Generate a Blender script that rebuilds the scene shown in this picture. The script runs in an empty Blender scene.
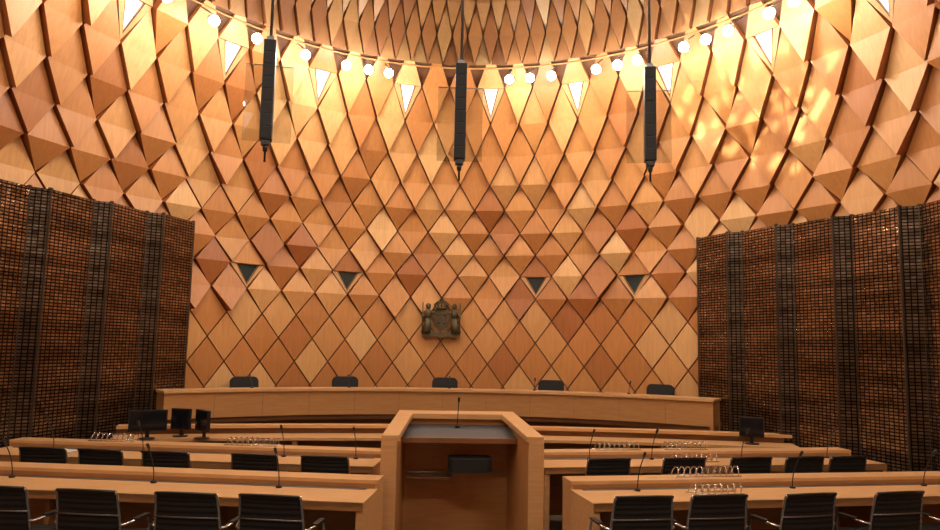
import bpy, math, random
from mathutils import Vector, Matrix
random.seed(11)
R=math.radians
bpy.context.scene.view_settings.view_transform='Standard'
# ---------------------------------------------------------------- materials
def newmat(name):
    m=bpy.data.materials.new(name); m.use_nodes=True
    nt=m.node_tree; b=nt.nodes['Principled BSDF']
    return m,nt,b
def simple(name,col,rough=.5,metal=0,emit=None,es=0,bump=0,bscale=60):
    m,nt,b=newmat(name)
    b.inputs['Base Color'].default_value=(*col,1); b.inputs['Roughness'].default_value=rough
    b.inputs['Metallic'].default_value=metal
    if emit:
        b.inputs['Emission Color'].default_value=(*emit,1); b.inputs['Emission Strength'].default_value=es
    tc=nt.nodes.new('ShaderNodeTexCoord'); n=nt.nodes.new('ShaderNodeTexNoise'); n.inputs['Scale'].default_value=bscale
    nt.links.new(tc.outputs['Object'],n.inputs['Vector'])
    if not emit:
        mx=nt.nodes.new('ShaderNodeMixRGB'); mx.blend_type='MULTIPLY'; mx.inputs[0].default_value=.35
        mx.inputs[1].default_value=(*col,1); nt.links.new(n.outputs['Fac'],mx.inputs[2])
        nt.links.new(mx.outputs[0],b.inputs['Base Color'])
    if bump:
        bp=nt.nodes.new('ShaderNodeBump'); bp.inputs['Strength'].default_value=bump; bp.inputs['Distance'].default_value=.01
        nt.links.new(n.outputs['Fac'],bp.inputs['Height']); nt.links.new(bp.outputs[0],b.inputs['Normal'])
    return m
def wood(name,c1,c2,scale=(1.2,14,14),rough=.4,attr=False):
    m,nt,b=newmat(name)
    tc=nt.nodes.new('ShaderNodeTexCoord'); mp=nt.nodes.new('ShaderNodeMapping'); mp.inputs['Scale'].default_value=scale
    n=nt.nodes.new('ShaderNodeTexNoise'); n.inputs['Scale'].default_value=2.5; n.inputs['Detail'].default_value=6; n.inputs['Distortion'].default_value=.6
    nt.links.new(tc.outputs['Object'],mp.inputs[0]); nt.links.new(mp.outputs[0],n.inputs['Vector'])
    cr=nt.nodes.new('ShaderNodeValToRGB'); cr.color_ramp.elements[0].position=.3; cr.color_ramp.elements[1].position=.7
    cr.color_ramp.elements[0].color=(*c1,1); cr.color_ramp.elements[1].color=(*c2,1)
    nt.links.new(n.outputs['Fac'],cr.inputs[0])
    out=cr.outputs[0]
    if attr:
        at=nt.nodes.new('ShaderNodeAttribute'); at.attribute_name='Col'
        mx=nt.nodes.new('ShaderNodeMixRGB'); mx.blend_type='MULTIPLY'; mx.inputs[0].default_value=1
        nt.links.new(at.outputs['Color'],mx.inputs[1]); nt.links.new(out,mx.inputs[2]); out=mx.outputs[0]
    nt.links.new(out,b.inputs['Base Color']); b.inputs['Roughness'].default_value=rough
    return m
M_panel=wood('beech_panel',(.86,.82,.78),(1,1,1),(9,9,1.0),.40,True)
M_back=wood('shell_backing_wood',(.13,.052,.02),(.18,.075,.03),(4,4,1),.6)
M_desk=wood('desk_beech',(.60,.34,.145),(.70,.42,.20),(1.2,12,12),.35)
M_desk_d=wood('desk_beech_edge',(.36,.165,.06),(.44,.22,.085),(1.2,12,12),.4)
M_bench=wood('bench_beech',(.48,.23,.085),(.56,.29,.11),(1.5,1.5,14),.38)
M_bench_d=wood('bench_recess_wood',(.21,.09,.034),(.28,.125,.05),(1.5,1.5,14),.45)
M_lect=wood('lectern_beech',(.48,.23,.085),(.58,.30,.115),(10,10,1.2),.35)
M_black=simple('black_fabric',(.012,.012,.014),.7,0,bump=.3,bscale=300)
M_plastic=simple('black_plastic',(.015,.015,.017),.4)
M_chrome=simple('polished_aluminium',(.75,.75,.76),.18,1,bscale=5)
M_steel=simple('brushed_steel',(.30,.30,.31),.4,1)
M_bronze=simple('dark_bronze',(.13,.10,.05),.55,.3,bump=.6,bscale=40)
M_post=simple('screen_post_dark',(.06,.04,.027),.5,.3)
M_greytop=simple('grey_leather_inlay',(.10,.10,.11),.5)
M_paper=simple('paper',(.8,.8,.78),.8,bscale=3)
M_screenlcd=simple('monitor_screen',(.01,.012,.016),.12)
M_lamp=simple('lamp_lens',(1,1,1),.3,0,(1,.97,.92),70)
M_daywin=simple('daylight_glazing',(.9,.95,1),.2,0,(.86,.94,1),1.2)
M_darkwin=simple('dark_glazing',(.05,.07,.07),.08)
M_carpet=simple('carpet_charcoal',(.12,.11,.105),.95,bump=.8,bscale=250)
M_glass=bpy.data.materials.new('acoustic_perspex'); M_glass.use_nodes=True
nt=M_glass.node_tree; nt.nodes.clear()
o=nt.nodes.new('ShaderNodeOutputMaterial'); mx=nt.nodes.new('ShaderNodeMixShader'); tr=nt.nodes.new('ShaderNodeBsdfTransparent')
tr.inputs[0].default_value=(.84,.86,.86,1); gl=nt.nodes.new('ShaderNodeBsdfGlossy'); gl.inputs['Roughness'].default_value=.02
mx.inputs[0].default_value=.04
nt.links.new(tr.outputs[0],mx.inputs[1]); nt.links.new(gl.outputs[0],mx.inputs[2]); nt.links.new(mx.outputs[0],o.inputs[0])
# woven bronze screen
def weave(name,k,rough):
    M,nt,b=newmat(name)
    uv=nt.nodes.new('ShaderNodeUVMap'); br=nt.nodes.new('ShaderNodeTexBrick')
    br.inputs['Scale'].default_value=1; br.inputs['Brick Width'].default_value=.070; br.inputs['Row Height'].default_value=.044
    br.inputs['Mortar Size'].default_value=.009; br.inputs['Mortar Smooth'].default_value=.2; br.offset=.0
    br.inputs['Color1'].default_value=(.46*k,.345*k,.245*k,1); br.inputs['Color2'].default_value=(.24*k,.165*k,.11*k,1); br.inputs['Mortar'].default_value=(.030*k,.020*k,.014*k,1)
    nt.links.new(uv.outputs[0],br.inputs['Vector'])
    ns=nt.nodes.new('ShaderNodeTexNoise'); ns.inputs['Scale'].default_value=1; mpp=nt.nodes.new('ShaderNodeMapping'); mpp.inputs['Scale'].default_value=(.5,3.5,1)
    nt.links.new(uv.outputs[0],mpp.inputs[0]); nt.links.new(mpp.outputs[0],ns.inputs['Vector'])
    cr=nt.nodes.new('ShaderNodeValToRGB'); cr.color_ramp.elements[0].position=.35; cr.color_ramp.elements[0].color=(.45,.41,.37,1); cr.color_ramp.elements[1].position=.65; cr.color_ramp.elements[1].color=(1.2,1.18,1.15,1)
    nt.links.new(ns.outputs['Fac'],cr.inputs[0])
    mm=nt.nodes.new('ShaderNodeMixRGB'); mm.blend_type='MULTIPLY'; mm.inputs[0].default_value=1
    nt.links.new(br.outputs['Color'],mm.inputs[1]); nt.links.new(cr.outputs[0],mm.inputs[2])
    nt.links.new(mm.outputs[0],b.inputs['Base Color'])
    b.inputs['Metallic'].default_value=.9; b.inputs['Roughness'].default_value=rough
    no=nt.nodes.new('ShaderNodeTexNoise'); no.inputs['Scale'].default_value=7; nt.links.new(uv.outputs[0],no.inputs['Vector'])
    ad=nt.nodes.new('ShaderNodeMath'); ad.operation='MULTIPLY_ADD'; ad.inputs[1].default_value=-.4
    nt.links.new(br.outputs['Fac'],ad.inputs[0]); nt.links.new(no.outputs['Fac'],ad.inputs[2])
    bp=nt.nodes.new('ShaderNodeBump'); bp.inputs['Strength'].default_value=.7; bp.inputs['Distance'].default_value=.025
    nt.links.new(ad.outputs[0],bp.inputs['Height']); nt.links.new(bp.outputs[0],b.inputs['Normal'])
    return M
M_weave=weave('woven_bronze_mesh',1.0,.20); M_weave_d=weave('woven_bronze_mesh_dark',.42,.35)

# ---------------------------------------------------------------- mesh builder
class MB:
    def __init__(s): s.v=[];s.f=[];s.mi=[];s.sm=[];s.mats=[];s.M=Matrix.Identity(4);s.col=None;s.uv=None
    def add(s,vs,fs,mat,smooth=False,col=None,uvs=None):
        if mat not in s.mats: s.mats.append(mat)
        i=s.mats.index(mat); o=len(s.v)
        s.v+= [tuple(s.M@Vector(p)) for p in vs]
        if col is not None:
            if s.col is None: s.col=[]
            s.col+=[col]*len(vs)
        if uvs is not None:
            if s.uv is None: s.uv=[]
            s.uv+=uvs
        for f in fs: s.f.append(tuple(k+o for k in f)); s.mi.append(i); s.sm.append(smooth)
    def box(s,c,d,mat,rz=0,rx=0):
        T=Matrix.Translation(c)@Matrix.Rotation(rz,4,'Z')@Matrix.Rotation(rx,4,'X')
        vs=[T@Vector((x*d[0]/2,y*d[1]/2,z*d[2]/2)) for x in(-1,1) for y in(-1,1) for z in(-1,1)]
        s.add(vs,[(0,1,3,2),(4,6,7,5),(0,4,5,1),(2,3,7,6),(0,2,6,4),(1,5,7,3)],mat)
    def prism(s,pts,h,mat,T=None,smooth=False):
        T=T or Matrix.Identity(4); n=len(pts)
        vs=[T@Vector((x,y,0)) for x,y in pts]+[T@Vector((x,y,h)) for x,y in pts]
        fs=[tuple(range(n))[::-1],tuple(range(n,2*n))]+[(i,(i+1)%n,n+(i+1)%n,n+i) for i in range(n)]
        s.add(vs,fs,mat,smooth)
    def tube(s,path,r,mat,n=8,closed=False):
        P=[Vector(p) for p in path]; rs=r if isinstance(r,(list,tuple)) else [r]*len(P)
        vs=[];fs=[];L=len(P); prev=None
        for i,p in enumerate(P):
            if closed: t=P[(i+1)%L]-P[i-1]
            else: t=P[min(i+1,L-1)]-P[max(i-1,0)]
            t.normalize()
            if prev is None:
                a=Vector((0,0,1)) if abs(t.z)<.9 else Vector((1,0,0))
                u=t.cross(a).normalized()
            else:
                u=(prev-t*prev.dot(t))
                u=u.normalized() if u.length>1e-5 else t.orthogonal().normalized()
            prev=u; w=t.cross(u)
            for k in range(n):
                a=2*math.pi*k/n; vs.append(p+(u*math.cos(a)+w*math.sin(a))*rs[i])
        for i in range(L if closed else L-1):
            j=(i+1)%L
            for k in range(n): fs.append((i*n+k,i*n+(k+1)%n,j*n+(k+1)%n,j*n+k))
        if not closed: fs.append(tuple(range(n))[::-1]); fs.append(tuple((L-1)*n+k for k in range(n)))
        s.add(vs,fs,mat,True)
    def cyl(s,a,b,r,mat,n=16): s.tube([a,b],r,mat,n)
    def ball(s,c,r,mat,n=12,sc=(1,1,1)):
        vs=[];fs=[];m=n//2
        for i in range(m+1):
            ph=math.pi*i/m
            for k in range(n):
                a=2*math.pi*k/n; vs.append((c[0]+r*sc[0]*math.sin(ph)*math.cos(a),c[1]+r*sc[1]*math.sin(ph)*math.sin(a),c[2]+r*sc[2]*math.cos(ph)))
        for i in range(m):
            for k in range(n): fs.append((i*n+k,i*n+(k+1)%n,(i+1)*n+(k+1)%n,(i+1)*n+k))
        s.add(vs,fs,mat,True)
    def sweep(s,cy,prof,a0,a1,n,mat,smooth=False):
        k=len(prof); vs=[];fs=[]
        for i in range(n+1):
            a=a0+(a1-a0)*i/n
            for r,z in prof: vs.append((r*math.sin(a),cy+r*math.cos(a),z))
        for i in range(n):
            for j in range(k): fs.append((i*k+j,i*k+(j+1)%k,(i+1)*k+(j+1)%k,(i+1)*k+j))
        fs.append(tuple(range(k))); fs.append(tuple(n*k+j for j in range(k))[::-1])
        s.add(vs,fs,mat,smooth)
    def obj(s,name,loc=(0,0,0),rz=0,bevel=0,recalc=True,parent=None):
        me=bpy.data.meshes.new(name); me.from_pydata(s.v,[],s.f)
        for m in s.mats: me.materials.append(m)
        me.polygons.foreach_set('material_index',s.mi); me.polygons.foreach_set('use_smooth',s.sm)
        if s.col:
            ca=me.color_attributes.new('Col','FLOAT_COLOR','POINT')
            for i,c in enumerate(s.col): ca.data[i].color=(*c,1)
        if s.uv:
            ul=me.uv_layers.new(name='UVMap')
            for l in me.loops: ul.data[l.index].uv=s.uv[l.vertex_index]
        me.update()
        if recalc:
            import bmesh
            bm=bmesh.new(); bm.from_mesh(me); bmesh.ops.recalc_face_normals(bm,faces=bm.faces); bm.to_mesh(me); bm.free()
        ob=bpy.data.objects.new(name,me); bpy.context.scene.collection.objects.link(ob)
        ob.location=loc; ob.rotation_euler=(0,0,rz)
        if bevel:
            b=ob.modifiers.new('bevel','BEVEL'); b.width=bevel; b.segments=2; b.limit_method='ANGLE'; b.angle_limit=R(50)
        if parent: ob.parent=parent
        return ob
def inst(ob,loc,rz=0):
    o=bpy.data.objects.new(ob.name.split('.')[0],ob.data); bpy.context.scene.collection.objects.link(o)
    o.location=loc; o.rotation_euler=(0,0,rz)
    for m in ob.modifiers:
        n=o.modifiers.new(m.name,m.type)
        if m.type=='BEVEL': n.width=m.width;n.segments=m.segments;n.limit_method='ANGLE';n.angle_limit=m.angle_limit
    return o

# ---------------------------------------------------------------- oval shell
A,B,C=6.6,7.9,6.5
def S(h): return 1.0 if h<3 else 1-.0112*(h-3)**2
def wp(th,h,off=0.0,ds=0):
    s=S(h)+ds; x=A*s*math.sin(th); y=B*s*math.cos(th)
    n=Vector((math.sin(th)/A,math.cos(th)/B,0)).normalized()
    sl=0 if h<3 else .0224*(h-3)*7
    nn=Vector((n.x,n.y,sl)).normalized()
    return Vector((x,C+y,h))-nn*off
Z=[0,.42,.85,1.28,1.71,2.14,2.57,3.0,3.45,3.87,4.30,4.75,5.23,5.75,6.30,6.88,7.44]
JL,JU=8,15
N=66; dth=2*math.pi/N
light=Vector((.74,.40,.155)); mid=Vector((.62,.275,.088)); red=Vector((.40,.135,.04)); yel=Vector((.80,.49,.22))
def pick(rf=.22):
    r=random.random()
    if r<rf: c=mid.lerp(red,.35+random.random()*.6)
    elif r<rf+.28: c=mid.lerp(red,random.random()*.35)
    elif r<.87: c=light.lerp(mid,random.random())
    else: c=light.lerp(yel,random.random())
    return tuple(c*random.uniform(.92,1.05))
shell=MB(); wins=[]
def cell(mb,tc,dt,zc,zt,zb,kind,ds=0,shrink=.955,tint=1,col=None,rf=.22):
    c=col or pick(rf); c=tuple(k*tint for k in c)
    sh=shrink
    def q(t,h,o): return wp(tc+(t-tc)*sh,zc+(h-zc)*sh,o,ds)
    if kind=='flat': dT=dS=dB=.03+random.random()*.012; 
    elif kind=='fold': dT=.02; dS=.09+random.random()*.07; dB=.02
    elif kind=='scale': dT=.01; dS=.09; dB=.16+random.random()*.08
    elif kind=='kite': dT=.02; dS=.04; dB=.13
    P=[q(tc,zt,dT),q(tc+dt/2,zc,dS),q(tc,zb,dB),q(tc-dt/2,zc,dS)]
    Q=[q(tc,zt,-.01),q(tc+dt/2,zc,-.01),q(tc,zb,-.01),q(tc-dt/2,zc,-.01)]
    mb.add(P+Q,[(0,1,3),(1,2,3)],M_panel,False,col=c)
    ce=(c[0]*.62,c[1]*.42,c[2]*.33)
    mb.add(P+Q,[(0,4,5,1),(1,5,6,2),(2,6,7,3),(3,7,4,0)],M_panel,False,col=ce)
for j in range(0,JU+1):
    zc=Z[j]; zt=Z[j+1]; zb=Z[j-1] if j>0 else -.4
    for k in range(N):
        tt=k+(.5 if j%2 else 0); tc=tt*dth
        a=(tc+math.pi)%(2*math.pi)-math.pi; kk=a/dth
        iswin=None
        if j==JL and any(abs(abs(kk)-w)<.1 for w in (3,6)): iswin='dark'
        if j==JU:
            md=(abs(kk)-1.5)%3
            if md<.1 or md>2.9: iswin='day'
        if zc<2.9: kind='flat' if (random.random()<.95 or abs(kk)<3) else 'kite'
        elif zc<4.9: kind=random.choices(['fold','scale','kite'],[.66,.16,.18])[0]
        else: kind=random.choices(['fold','scale'],[.2,.8])[0]
        rf=.12 if zc<2.9 else (.24 if zc<5.6 else .18)
        if iswin:
            c=pick()
            P=[wp(tc,zt*.98+zc*.02,.02),wp(tc+dth*.48,zc,.07),wp(tc-dth*.48,zc,.07)]
            Q=[wp(tc,zt*.98+zc*.02,-.01),wp(tc+dth*.48,zc,-.01),wp(tc-dth*.48,zc,-.01)]
            shell.add(P+Q,[(0,1,2),(0,3,4,1),(1,4,5,2),(2,5,3,0)],M_panel,False,col=c)
            wins.append((iswin,tc,zc,zb))
        else:
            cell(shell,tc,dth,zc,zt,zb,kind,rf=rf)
shell_ob=shell.obj('wall_oval_diamond_panelling',recalc=True)
bk=MB(); zs=[0,1,2,3,3.5,4,4.5,5,5.5,6,6.5,7,7.4,8,8.5,9,9.5,10,10.3]; n=132
vs=[wp(2*math.pi*k/n,h,-.03) for h in zs for k in range(n)]
fs=[(i*n+k,i*n+(k+1)%n,(i+1)*n+(k+1)%n,(i+1)*n+k) for i in range(len(zs)-1) for k in range(n)]
bk.add(vs,fs,M_back,True); bk.obj('wall_oval_backing',recalc=False)
up=MB(); Zu=[7.2,7.6,8.05,8.5,8.95,9.4,9.85,10.3]
N2=110; d2=2*math.pi/N2
for j in range(0,7):
    zc=Zu[j]; zt=Zu[j+1] if j<6 else 10.29; zb=Zu[j-1] if j else 7.18
    for k in range(N2):
        tc=(k+(.5 if j%2 else 0))*d2
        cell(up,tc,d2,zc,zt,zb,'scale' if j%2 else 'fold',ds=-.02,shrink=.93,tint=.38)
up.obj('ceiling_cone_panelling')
rg=MB(); n=132; vs=[];fs=[]
for k in range(n):
    t=2*math.pi*k/n
    for (h,o) in ((7.175,.02),(7.175,.09),(7.195,.09),(7.195,.02)): vs.append(wp(t,h,o))
for k in range(n):
    for q in range(4): fs.append((k*4+q,k*4+(q+1)%4,((k+1)%n)*4+(q+1)%4,((k+1)%n)*4+q))
rg.add(vs,fs,M_bench,True); rg.obj('trim_lighting_ring')
for i,(kind,tc,zc,zb) in enumerate(wins):
    w=MB(); m=M_darkwin if kind=='dark' else M_daywin
    f=.62 if kind=='dark' else .52; zz=zc+(zb-zc)*(.80 if kind=='dark' else .78)
    w.add([wp(tc-dth*.5*f,zc-.01,.02),wp(tc+dth*.5*f,zc-.01,.02),wp(tc,zz,.02)],[(0,1,2)],m)
    pa=[wp(tc-dth*.5*f,zc-.01,.035),wp(tc+dth*.5*f,zc-.01,.035),wp(tc,zz,.035)]
    w.tube(pa,.014,M_desk_d,6,closed=True)
    for s in (-1,1):
        P=[wp(tc+s*dth*.49,zc-.01,.05),wp(tc+s*dth*.5*(f+.06),zc-.01,.05),wp(tc,zz-.02,.05),wp(tc,zb+.03,.05)]
        w.add(P,[(0,1,2,3)],M_desk)
    w.obj('window_%d'%(i+1),recalc=False)
cp=MB(); g=.15; nx=40  # unseen ceiling cap, random holes added to break the sun into dapples
for ix in range(-nx//2,nx//2):
    for iy in range(-23,24):
        x=ix*g; y=C+iy*g
        if ((x+g/2)/3.0)**2+((y+g/2-C)/3.6)**2>1: continue
        inhole=(-1.5<x<.7 and 5.2<y<7.7)
        if inhole and random.random()<.24: continue
        cp.add([(x,y,10.3),(x+g,y,10.3),(x+g,y+g,10.3),(x,y+g,10.3)],[(0,1,2,3)],M_bench_d)
cp.obj('ceiling_dapple_grid',recalc=False)
fl=MB(); n=96
fl.add([(A*1.01*math.sin(2*math.pi*k/n),C+B*1.01*math.cos(2*math.pi*k/n),0) for k in range(n)]+[(A*1.01*math.sin(2*math.pi*k/n),C+B*1.01*math.cos(2*math.pi*k/n),-.1) for k in range(n)],
  [tuple(range(n)),tuple(range(n,2*n))]+[(k,(k+1)%n,n+(k+1)%n,n+k) for k in range(n)],M_carpet)
fl.obj('floor')

# ---------------------------------------------------------------- judges' bench
BC=5.7; BR=6.9; ha=math.asin(4.2/BR)
b=MB()
b.sweep(BC,[(BR,.88),(BR,1.27),(BR+.06,1.27),(BR+.06,.88)],-ha,ha,60,M_bench)
b.sweep(BC,[(BR-.04,1.27),(BR-.04,1.31),(BR+.42,1.31),(BR+.42,1.27)],-ha-.003,ha+.003,60,M_desk)
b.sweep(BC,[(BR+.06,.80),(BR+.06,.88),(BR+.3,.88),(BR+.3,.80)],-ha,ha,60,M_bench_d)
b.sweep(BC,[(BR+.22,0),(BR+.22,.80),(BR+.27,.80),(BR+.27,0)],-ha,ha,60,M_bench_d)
for s in (-1,1):
    a0=s*ha; a1=s*(ha-.008)
    b.sweep(BC,[(BR,0),(BR,1.27),(BR+.40,1.27),(BR+.40,0)],min(a0,a1),max(a0,a1),1,M_bench)
for i in range(1,12):
    a=-ha+2*ha*i/12
    b.sweep(BC,[(BR-.004,.89),(BR-.004,1.26),(BR+.002,1.26),(BR+.002,.89)],a-.0003,a+.0003,1,M_bench_d)
b.obj('judges_bench')
pf=MB(); vs=[];n=40
for i in range(n+1):
    a=-ha+2*ha*i/n
    lo,hi=BR+.45,9.5
    for _ in range(40):
        m=(lo+hi)/2
        if (m*math.sin(a)/(A-.2))**2+((BC+m*math.cos(a)-C)/(B-.2))**2<1: lo=m
        else: hi=m
    for r,z in ((BR+.45,0),(BR+.45,.5),(lo,.5),(lo,0)): vs.append((r*math.sin(a),BC+r*math.cos(a),z))
fs=[(i*4+q,i*4+(q+1)%4,(i+1)*4+(q+1)%4,(i+1)*4+q) for i in range(n) for q in range(4)]+[(0,1,2,3),(n*4,n*4+1,n*4+2,n*4+3)]
pf.add(vs,fs,M_carpet); pf.obj('judges_platform')
rd=MB(); RC=-9.4; ra=math.asin(4.95/20); rl=math.asin(4.5/20)
rd.sweep(RC,[(19.95,.70),(19.95,.74),(20.47,.74),(20.47,.70)],-rl,ra,40,M_desk)
rd.sweep(RC,[(20.50,.0),(20.50,.82),(20.54,.82),(20.54,.0)],-rl,ra,40,M_bench_d)
rd.sweep(RC,[(20.42,.82),(20.42,.86),(20.66,.86),(20.66,.82)],-rl,ra,40,M_desk)
for k in range(5):
    a=-rl+(ra+rl)*k/4; a=max(-rl+.002,min(ra-.002,a))
    rd.sweep(RC,[(19.97,0),(19.97,.70),(20.5,.70),(20.5,0)],a-.0015,a+.0015,1,M_desk_d)
rd.obj('registrar_desk')

# ---------------------------------------------------------------- counsel desks
LH=.80
def desk(name,x0,y0,L,sgn,al):
    m=MB(); D=.82
    c,s=math.cos(al),math.sin(al)
    m.M=Matrix(((sgn*c,-sgn*s,0,0),(s,c,0,0),(0,0,1,0),(0,0,0,1)))
    m.box((L/2,D*.42,.72),(L,D*.84,.04),M_desk)
    m.box((L/2,.0125,.705),(L,.025,.07),M_desk_d)
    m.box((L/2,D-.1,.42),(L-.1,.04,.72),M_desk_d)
    m.box((L/2,D-.07,LH),(L,.26,.035),M_desk)
    m.box((L/2,D-.19,LH-.04),(L-.06,.02,.05),M_desk_d)
    m.box((L/2,D-.24,.743),(L-.2,.06,.006),M_steel)
    for u in (.03,L-.03): 
        m.box((u,D*.42,.35),(.06,D*.84-.03,.70),M_desk)
        m.box((u,D-.07,LH/2-.01),(.06,.24,LH-.02),M_desk)
    k=int(L//1.5)
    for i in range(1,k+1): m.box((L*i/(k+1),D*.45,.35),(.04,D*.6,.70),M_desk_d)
    return m.obj(name,(x0,y0,0),0,bevel=.006)
DK={(1,1):(1.08,6.30,R(6.5),4.3),(1,-1):(-.90,6.28,R(9),4.3),(2,1):(.98,8.12,R(6.5),4.35),(2,-1):(-.92,8.08,R(8),4.6)}
for (row,side),(x0,y0,al,L) in DK.items(): desk('counsel_desk',x0,y0,L,side,al)
def dpos(row,side,u,v,z):
    x0,y0,al,_=DK[(row,side)]
    return (x0+side*(u*math.cos(al)-v*math.sin(al)), y0+u*math.sin(al)+v*math.cos(al), z)

# ---------------------------------------------------------------- counsel chair
def counsel_chair():
    m=MB()
    prof=[(.25,.445),(.235,.465),(.18,.475),(.05,.46),(-.08,.452),(-.17,.46),(-.225,.50),(-.25,.58),(-.265,.68),(-.285,.78),(-.305,.86),(-.325,.885)]
    P=[]
    for i in range(len(prof)-1):
        for q in range(4):
            t=q/4; P.append((prof[i][0]*(1-t)+prof[i+1][0]*t,prof[i][1]*(1-t)+prof[i+1][1]*t))
    P.append(prof[-1])
    vs=[];fs=[];nw=9;n=len(P)
    for side in (0,1):
        for i,(y,z) in enumerate(P):
            a=P[max(i-1,0)];bb=P[min(i+1,n-1)]; ty,tz=bb[0]-a[0],bb[1]-a[1]; l=math.hypot(ty,tz); ny,nz=tz/l,-ty/l
            th=(.010+.006*(i%2))*(1 if side else -1)
            w=.250-.02*max(0,(z-.6)/.28)
            for k in range(nw):
                u=-1+2*k/(nw-1); sag=.015*(1-u*u)
                vs.append((u*w,y+ny*(th) - (sag if z>.52 else 0),z+nz*th-(sag if z<=.52 else 0)))
    for side in (0,1):
        o=side*n*nw
        for i in range(n-1):
            for k in range(nw-1): fs.append((o+i*nw+k,o+i*nw+k+1,o+(i+1)*nw+k+1,o+(i+1)*nw+k))
    o=n*nw
    for i in range(n-1):
        for k in (0,nw-1): fs.append((i*nw+k,(i+1)*nw+k,o+(i+1)*nw+k,o+i*nw+k))
    for i in (0,n-1):
        for k in range(nw-1): fs.append((i*nw+k,i*nw+k+1,o+i*nw+k+1,o+i*nw+k))
    m.add(vs,fs,M_black,False)
    for s in (-1,1):
        m.tube([(s*(.262-.02*max(0,(z-.6)/.28)),y,z) for y,z in prof],.012,M_chrome,8)
        m.tube([(s*.265,.06,.45),(s*.305,.08,.47),(s*.315,.09,.54),(s*.315,.06,.62),(s*.315,-.02,.635),(s*.315,-.16,.63),(s*.29,-.24,.62),(s*.257,-.262,.62)],.011,M_chrome,8)
        m.box((s*.315,-.05,.642),(.045,.20,.016),M_plastic)
    m.tube([(-.24,-.325,.885),(-.1,-.345,.892),(.1,-.345,.892),(.24,-.325,.885)],.012,M_plastic,8)
    m.tube([(-.257,-.29,.70),(-.1,-.30,.70),(.1,-.30,.70),(.257,-.29,.70)],.007,M_steel,8)
    for y in (.12,-.12): m.tube([(-.262,y,.455),(-.06,y*.4,.42),(.06,y*.4,.42),(.262,y,.455)],.012,M_chrome,8)
    m.cyl((0,0,.40),(0,0,.43),.06,M_chrome); m.cyl((0,0,.09),(0,0,.40),.024,M_chrome); m.cyl((0,0,.07),(0,0,.22),.036,M_plastic)
    for k in range(5):
        a=2*math.pi*k/5+.3; c,s=math.cos(a),math.sin(a)
        m.tube([(0.03*c,.03*s,.10),(.15*c,.15*s,.085),(.28*c,.28*s,.065)],[.022,.017,.012],M_chrome,8)
        m.cyl((.28*c-.02*s,.28*s+.02*c,.028),(.28*c+.02*s,.28*s-.02*c,.028),.028,M_plastic,12)
        m.cyl((.28*c,.28*s,.03),(.28*c,.28*s,.07),.008,M_chrome,8)
    return m
base=None
def place_chair(x,yb,side):
    global base
    r=side*R(8)+random.uniform(-.06,.06)
    loc=(x,yb+.30,0)
    if base is None: base=counsel_chair().obj('counsel_chair',loc,r)
    else: inst(base,loc,r)
for x,y in ((1.36,5.90),(2.01,5.96),(2.82,6.04),(3.68,6.14),(4.45,6.24)): place_chair(x,y,1)
for x,y in ((-1.53,5.86),(-2.20,5.93),(-2.98,6.02),(-3.74,6.14)): place_chair(x,y,-1)
for x,y in ((1.57,7.83),(2.46,7.93),(3.27,8.03),(3.92,8.10),(4.48,8.17)): place_chair(x,y,1)
for x,y in ((-1.37,7.80),(-2.10,7.90),(-3.07,8.02),(-3.75,8.12),(-4.42,8.22)): place_chair(x,y,-1)

# ---------------------------------------------------------------- judges' chairs
def rrect(w,h,r,n=6):
    p=[]
    for cx,cy,a0 in ((w/2-r,h/2-r,0),(-w/2+r,h/2-r,90),(-w/2+r,-h/2+r,180),(w/2-r,-h/2+r,270)):
        for i in range(n+1): a=R(a0+90*i/n); p.append((cx+r*math.cos(a),cy+r*math.sin(a)))
    return p
jc=MB()
T=Matrix.Translation((0,.24,.67))@Matrix.Rotation(R(82),4,'X')
jc.prism(rrect(.48,.56,.09),.08,M_black,T)
jc.prism(rrect(.48,.46,.07),.09,M_black,Matrix.Translation((0,0,.40)))
for s in (-1,1):
    jc.tube([(s*.25,.18,.46),(s*.28,.18,.60),(s*.28,.02,.62),(s*.28,-.16,.61),(s*.25,-.18,.46)],.02,M_plastic,8)
jc.cyl((0,0,.08),(0,0,.40),.03,M_chrome)
for k in range(5):
    a=2*math.pi*k/5; c,s=math.cos(a),math.sin(a)
    jc.tube([(0,0,.09),(.26*c,.26*s,.06)],[.025,.014],M_chrome,8); jc.ball((.26*c,.26*s,.03),.03,M_plastic,10)
jb=None
for x in (-3.34,-1.72,0.08,2.01,3.76):
    rr=7.68 if abs(x)<3 else 7.58; y=5.9+math.sqrt(rr*rr-x*x); rz=-math.asin(x/rr)
    if jb is None: jb=jc.obj('judge_chair',(x,y,.5),rz,bevel=.015)
    else: inst(jb,(x,y,.5),rz)

# ---------------------------------------------------------------- lectern
l=MB()
yf,ybk=7.2,8.45
def rimz(y): return 1.13+(y-yf)/(ybk-yf)*.13
fw,bw,t=.80,.66,.15
def quadprism(p4,z0f,z1f,mat):
    vs=[(x,y,z0f(y)) for x,y in p4]+[(x,y,z1f(y)) for x,y in p4]
    l.add(vs,[(3,2,1,0),(4,5,6,7),(0,1,5,4),(1,2,6,5),(2,3,7,6),(3,0,4,7)],mat)
for s in (-1,1):
    quadprism([(s*fw*.985,yf+.02),(s*(fw-t),yf+.02),(s*(bw-.08),ybk-.05),(s*bw*.985,ybk-.05)],lambda y:0,lambda y:rimz(y),M_lect)
    quadprism([(s*fw,yf),(s*(fw-t-.02),yf),(s*(bw-.16),ybk-.12),(s*bw,ybk)],rimz,lambda y:rimz(y)+.06,M_desk)
quadprism([(-bw+.02,ybk-.12),(bw-.02,ybk-.12),(bw-.02,ybk-.04),(-bw+.02,ybk-.04)],lambda y:0,rimz,M_bench)
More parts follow.
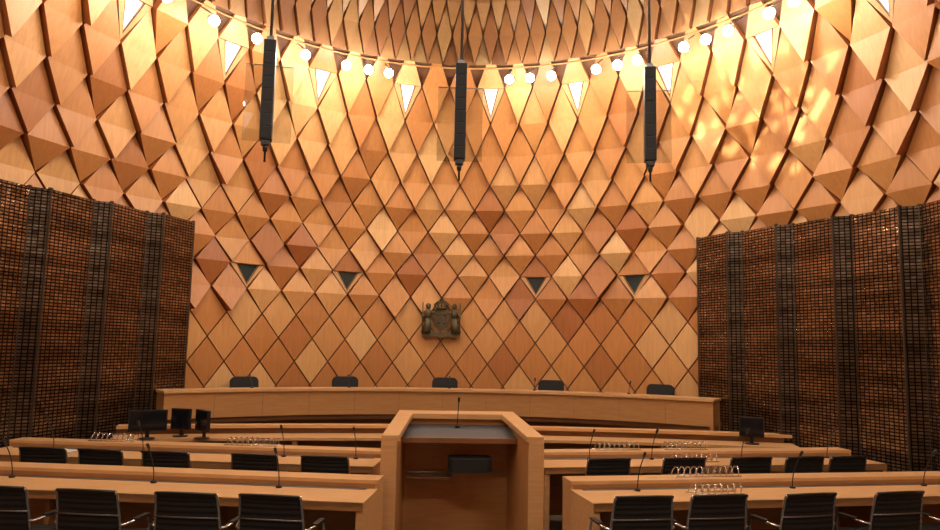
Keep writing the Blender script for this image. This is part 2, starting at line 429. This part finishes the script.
quadprism([(-bw,ybk-.18),(bw,ybk-.18),(bw,ybk),(-bw,ybk)],lambda y:rimz(y)+.001,lambda y:rimz(y)+.061,M_desk)
quadprism([(-.64,7.80),(.64,7.80),(.56,8.33),(-.56,8.33)],lambda y:1.06+(y-7.80)*.16,lambda y:1.095+(y-7.80)*.16,M_greytop)
quadprism([(-.64,7.77),(.64,7.77),(.64,7.80),(-.64,7.80)],lambda y:1.04,lambda y:1.10,M_bench_d)
l.box((0,8.25,.66),(1.1,.02,.02),M_steel); l.box((-.3,8.15,.64),(.5,.3,.02),M_bench_d)
for s in (-1,1):
    l.box((s*.725,7.225,.57),(.155,.05,1.13),M_desk)
# black padded equipment box carried on the footrail brackets
l.prism(rrect(.46,.30,.06),.14,M_black,Matrix.Translation((.12,7.87,.75)))
l.box((.12,8.13,.74),(.30,.38,.02),M_steel)
l.obj('lectern',bevel=.006)

# ---------------------------------------------------------------- microphones
def mic(loc,h=.38,rz=0):
    m=MB(); m.cyl((0,0,0),(0,0,.018),.028,M_plastic,16)
    p=[(0,-.12*(i/8)**2,.015+h*(i/8)) for i in range(9)]
    m.tube(p,.005,M_plastic,8)
    a=Vector(p[-1]); m.tube([a,a+Vector((0,-.02,.03)),a+Vector((0,-.045,.06)),a+Vector((0,-.05,.066))],[.007,.014,.014,.007],M_plastic,10)
    m.obj('gooseneck_microphone',loc,rz)
for row,side,us in ((1,1,(.62,2.25,3.75)),(1,-1,(.9,2.1,3.5)),(2,1,(.70,1.5,2.7,3.9)),(2,-1,(.30,1.15,2.85,3.95))):
    for u in us: mic(dpos(row,side,u,.50,.741),.30,side*R(8))
mic((0,8.20,1.162),.26)
for a in (-26,-13,1,13,26): mic(((BR+.25)*math.sin(R(a)),BC+(BR+.25)*math.cos(R(a)),1.311),.13,math.pi-R(a))

# ---------------------------------------------------------------- wire document racks
def rack(loc,n,rz):
    m=MB(); L=n*.065
    for y in (-.07,.07): m.tube([(-L/2,y,.008),(L/2,y,.008)],.005,M_chrome,6)
    for i in range(n):
        x=-L/2+.03+i*.065
        m.tube([(x,-.07,.008),(x+.01,-.065,.05),(x+.02,-.03,.09),(x+.02,.03,.09),(x+.01,.065,.05),(x,.07,.008)],.0055,M_chrome,6)
    m.obj('wire_document_rack',loc,rz)
LZ=LH+.022
rack(dpos(2,-1,1.62,.75,LZ),10,-R(8)); rack(dpos(2,-1,3.35,.75,LZ),9,-R(8))
rack(dpos(2,1,1.15,.75,LZ),9,R(6.5)); rack(dpos(2,1,2.05,.75,LZ),9,R(6.5))
rack(dpos(1,1,1.45,.75,LZ),11,R(6.5)); rack(dpos(1,1,1.30,.30,.742),8,R(6.5)); rack(dpos(2,1,1.95,.30,.742),9,R(6.5))
pp=MB(); pp.box((0,0,.004),(.30,.21,.008),M_paper,.1); pp.box((.02,.01,.011),(.29,.2,.006),M_paper,-.15)
pp.obj('paper_stack',dpos(2,-1,3.75,.35,.742),-R(8))
def monitor(loc,rz,w=.44):
    m=MB(); m.cyl((0,0,0),(0,0,.012),.1,M_plastic,20); m.box((0,.03,.08),(.05,.03,.16),M_plastic)
    m.box((0,0,.24),(w,.045,.28),M_plastic); m.box((0,-.024,.24),(w-.03,.004,.25),M_screenlcd); m.obj('computer_monitor',loc,rz,bevel=.004)
monitor((-4.05,10.15,.742),.35,.48); monitor((-3.70,10.42,.742),-.35,.30); monitor((-3.36,10.25,.742),-.9,.40)
monitor((4.40,10.3,.742),-.4,.34)

# ---------------------------------------------------------------- folding screens
def screen(side,p0):
    m=MB(); H=4.0
    p0=Vector(p0); p1=Vector((6.0,8.75)); p2=Vector((6.3,7.0))
    pts=[]
    def walk2(a,b,k):
        d=(b-a)/k; nrm=Vector((-d.y,d.x)).normalized()
        if nrm.x>0: nrm=-nrm
        for i in range(k):
            pts.append(a+d*i+nrm*.02); pts.append(a+d*(i+.78)+nrm*.14)
    walk2(p0,p1,4); walk2(p1,p2,2); pts.append(p2)
    u=0
    for i in range(len(pts)-1):
        a,bb=pts[i],pts[i+1]; L=(bb-a).length
        d=(bb-a)/L; nr=Vector((-d.y,d.x))*.02
        q=[a-nr,bb-nr,bb+nr,a+nr]
        vs=[(side*v.x,v.y,.02) for v in q]+[(side*v.x,v.y,H) for v in q]
        uv=[(u,0),(u+L,0),(u+L,0),(u,0)]+[(u,H),(u+L,H),(u+L,H),(u,H)]
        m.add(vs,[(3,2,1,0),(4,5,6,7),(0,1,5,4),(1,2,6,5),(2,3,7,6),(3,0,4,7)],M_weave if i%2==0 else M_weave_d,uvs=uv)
        u+=L
    for v in pts:
        c=(side*v.x,v.y)
        vs=[(c[0]+dx*.022,c[1]+dy*.022,z) for z in(0,H+.02) for dx,dy in((-1,-1),(1,-1),(1,1),(-1,1))]
        m.add(vs,[(3,2,1,0),(4,5,6,7),(0,1,5,4),(1,2,6,5),(2,3,7,6),(3,0,4,7)],M_post,uvs=[(0,0)]*8)
    m.obj('woven_bronze_screen')
screen(-1,(4.22,12.05)); screen(1,(4.36,12.05))

# ---------------------------------------------------------------- coat of arms
c=MB(); c.M=Matrix.Scale(1.10,4)
T=Matrix.Rotation(R(90),4,'X')
sh=[(-.13,.17),(0,.15),(.13,.17),(.14,0),(.10,-.13),(0,-.22),(-.10,-.13),(-.14,0)]
c.prism(sh,.07,M_bronze,T)
c.prism([(x*.78,y*.78) for x,y in sh],.085,M_bronze,T)
c.box((0,-.09,0),(.02,.02,.3),M_bronze); c.box((0,-.09,.02),(.2,.02,.02),M_bronze)
for dx,dz in ((-.06,.08),(.06,.08),(-.05,-.06),(.05,-.06)): c.ball((dx,-.09,dz),.025,M_bronze,8)
c.cyl((0,-.04,.18),(0,-.04,.22),.10,M_bronze,20)
for a in (-1,-.5,0,.5,1): c.tube([(a*.1,-.06,.21),(a*.13,-.07,.27),(a*.07,-.06,.315),(0,-.05,.32)],.016,M_bronze,8)
c.ball((0,-.05,.345),.028,M_bronze,10); c.box((0,-.05,.385),(.015,.015,.05),M_bronze); c.box((0,-.05,.385),(.04,.015,.014),M_bronze)
for s in (-1,1):
    x=s*.235
    c.tube([(x+s*.03,-.04,-.24),(x+s*.01,-.05,-.1),(x,-.05,.02)],[.095,.07,.055],M_bronze,10)
    c.tube([(x,-.05,.02),(x,-.05,.10),(x,-.05,.15),(x,-.05,.19)],[.055,.07,.06,.024],M_bronze,10)
    c.ball((x,-.055,.225),.042,M_bronze,12,(1,1,1.2)); c.ball((x,-.03,.245),.045,M_bronze,10)
    c.tube([(x-s*.05,-.06,.14),(x-s*.11,-.08,.10),(s*.11,-.08,.12)],[.024,.02,.016],M_bronze,8)
    c.tube([(x+s*.05,-.06,.14),(x+s*.10,-.07,.05),(x+s*.09,-.08,-.03)],[.024,.02,.016],M_bronze,8)
    c.tube([(x+s*.10,-.08,-.26),(x+s*.10,-.08,.30)],.011,M_bronze,6)
c.prism([(x,y) for x,y in [(-.36,-.20),(-.25,-.25),(-.12,-.22),(0,-.24),(.12,-.22),(.25,-.25),(.36,-.20),(.34,-.29),(.25,-.335),(.12,-.30),(0,-.33),(-.12,-.30),(-.25,-.335),(-.34,-.29)]],.08,M_bronze,T)
c.obj('coat_of_arms',(0,C+B-.10,2.57))

# ---------------------------------------------------------------- hanging line-array speakers
for x,z0,yy in ((-2.19,4.25,7.8),(-.06,4.17,8.0),(2.16,4.24,8.0)):
    m=MB()
    m.box((0,0,.56),(.13,.14,1.12),M_plastic)
    for i in range(8): m.box((0,-.075,.07+i*.14),(.112,.012,.125),M_black)
    m.box((0,0,1.14),(.08,.08,.06),M_steel); m.box((0,0,-.03),(.09,.10,.05),M_plastic)
    m.cyl((0,0,1.12),(0,0,10.3-z0),.018,M_steel,10)
    m.tube([(0,0,-.03),(0,0,-.12),(0,0,-.13),(0,0,-.24)],[.032,.026,.012,.012],M_plastic,10)
    m.cyl((-.25,.09,.88),(.25,.09,.88),.006,M_steel,8)
    m.box((0,.10,.45),(.52,.010,.88),M_glass)
    m.obj('hanging_line_array_speaker',(x,yy,z0),-math.atan2(x+.5,yy)*.6)
# ---------------------------------------------------------------- ring spotlights
angs=[12.3,16.6,21,30,34.2,38,46.7,50.7,54.6,61.6,65.6,70]
la=[-13,-17.2,-21.8,-30,-39.5,-47.5,-56,-64]
def ringlamp(deg,power,kind='SPOT'):
    t=R(deg); p=wp(t,7.15,.38)
    inward=Vector((-math.sin(t),-math.cos(t),0))
    m=MB(); p2=p+Vector((0,0,-.08))
    m.cyl(p,p2,.012,M_steel,8)
    m.tube([wp(t,7.15,.0),p],.012,M_steel,8)
    d=(inward+Vector((0,0,-.75))).normalized()
    m.tube([p2-d*.08,p2+d*.03,p2+d*.045],[.045,.066,.066],M_steel,14)
    m.ball(tuple(p2+d*.06),.080,M_lamp,12)
    m.obj('ring_spotlight')
    li=bpy.data.lights.new('ring_lamp',kind); li.energy=power; li.color=(1,.86,.66); li.shadow_soft_size=.05
    if kind=='SPOT': li.spot_size=R(170); li.spot_blend=.6
    o=bpy.data.objects.new('ring_lamp_light',li); bpy.context.scene.collection.objects.link(o)
    if kind=='SPOT': o.location=p2+d*.155; o.rotation_euler=d.to_track_quat('-Z','Y').to_euler()
    else: o.location=p2+inward*.60+Vector((0,0,-.34)); li.shadow_soft_size=.08
for a in angs: ringlamp(a,19,'POINT')
for a in la: ringlamp(a,26,'POINT')
for a in (90,110,130,150,170,190,210,230,250,270):
    ringlamp(a,102)
# ---------------------------------------------------------------- daylight and added fill
sun=bpy.data.lights.new('sun','SUN'); sun.energy=12; sun.angle=R(.6); sun.color=(.95,1,.9)
so=bpy.data.objects.new('sun',sun); bpy.context.scene.collection.objects.link(so)
so.rotation_euler=Vector((5.0,4.0,-4.2)).to_track_quat('-Z','Y').to_euler(); so.location=(-4,3,14)
ar=bpy.data.lights.new('skylight_fill','AREA'); ar.energy=175; ar.size=3.2; ar.color=(1,.87,.70)  # warm fill added inside the dome, standing in for diffuse daylight
ao=bpy.data.objects.new('skylight_fill',ar); bpy.context.scene.collection.objects.link(ao); ao.location=(0,6.3,10.1)
w=bpy.data.worlds.new('world'); bpy.context.scene.world=w; w.use_nodes=True
w.node_tree.nodes['Background'].inputs[0].default_value=(.6,.75,1,1); w.node_tree.nodes['Background'].inputs[1].default_value=1
# ---------------------------------------------------------------- camera
cam=bpy.data.cameras.new('camera'); co=bpy.data.objects.new('camera',cam); bpy.context.scene.collection.objects.link(co)
cam.sensor_width=36; cam.lens=720*36/940; cam.clip_start=.05
co.matrix_world=Matrix.Translation((-.5,0,2.08))@Matrix.Rotation(R(-4.2),4,'Z')@Matrix.Rotation(R(90+6.34),4,'X')@Matrix.Rotation(R(1.2),4,'Z')
bpy.context.scene.camera=co
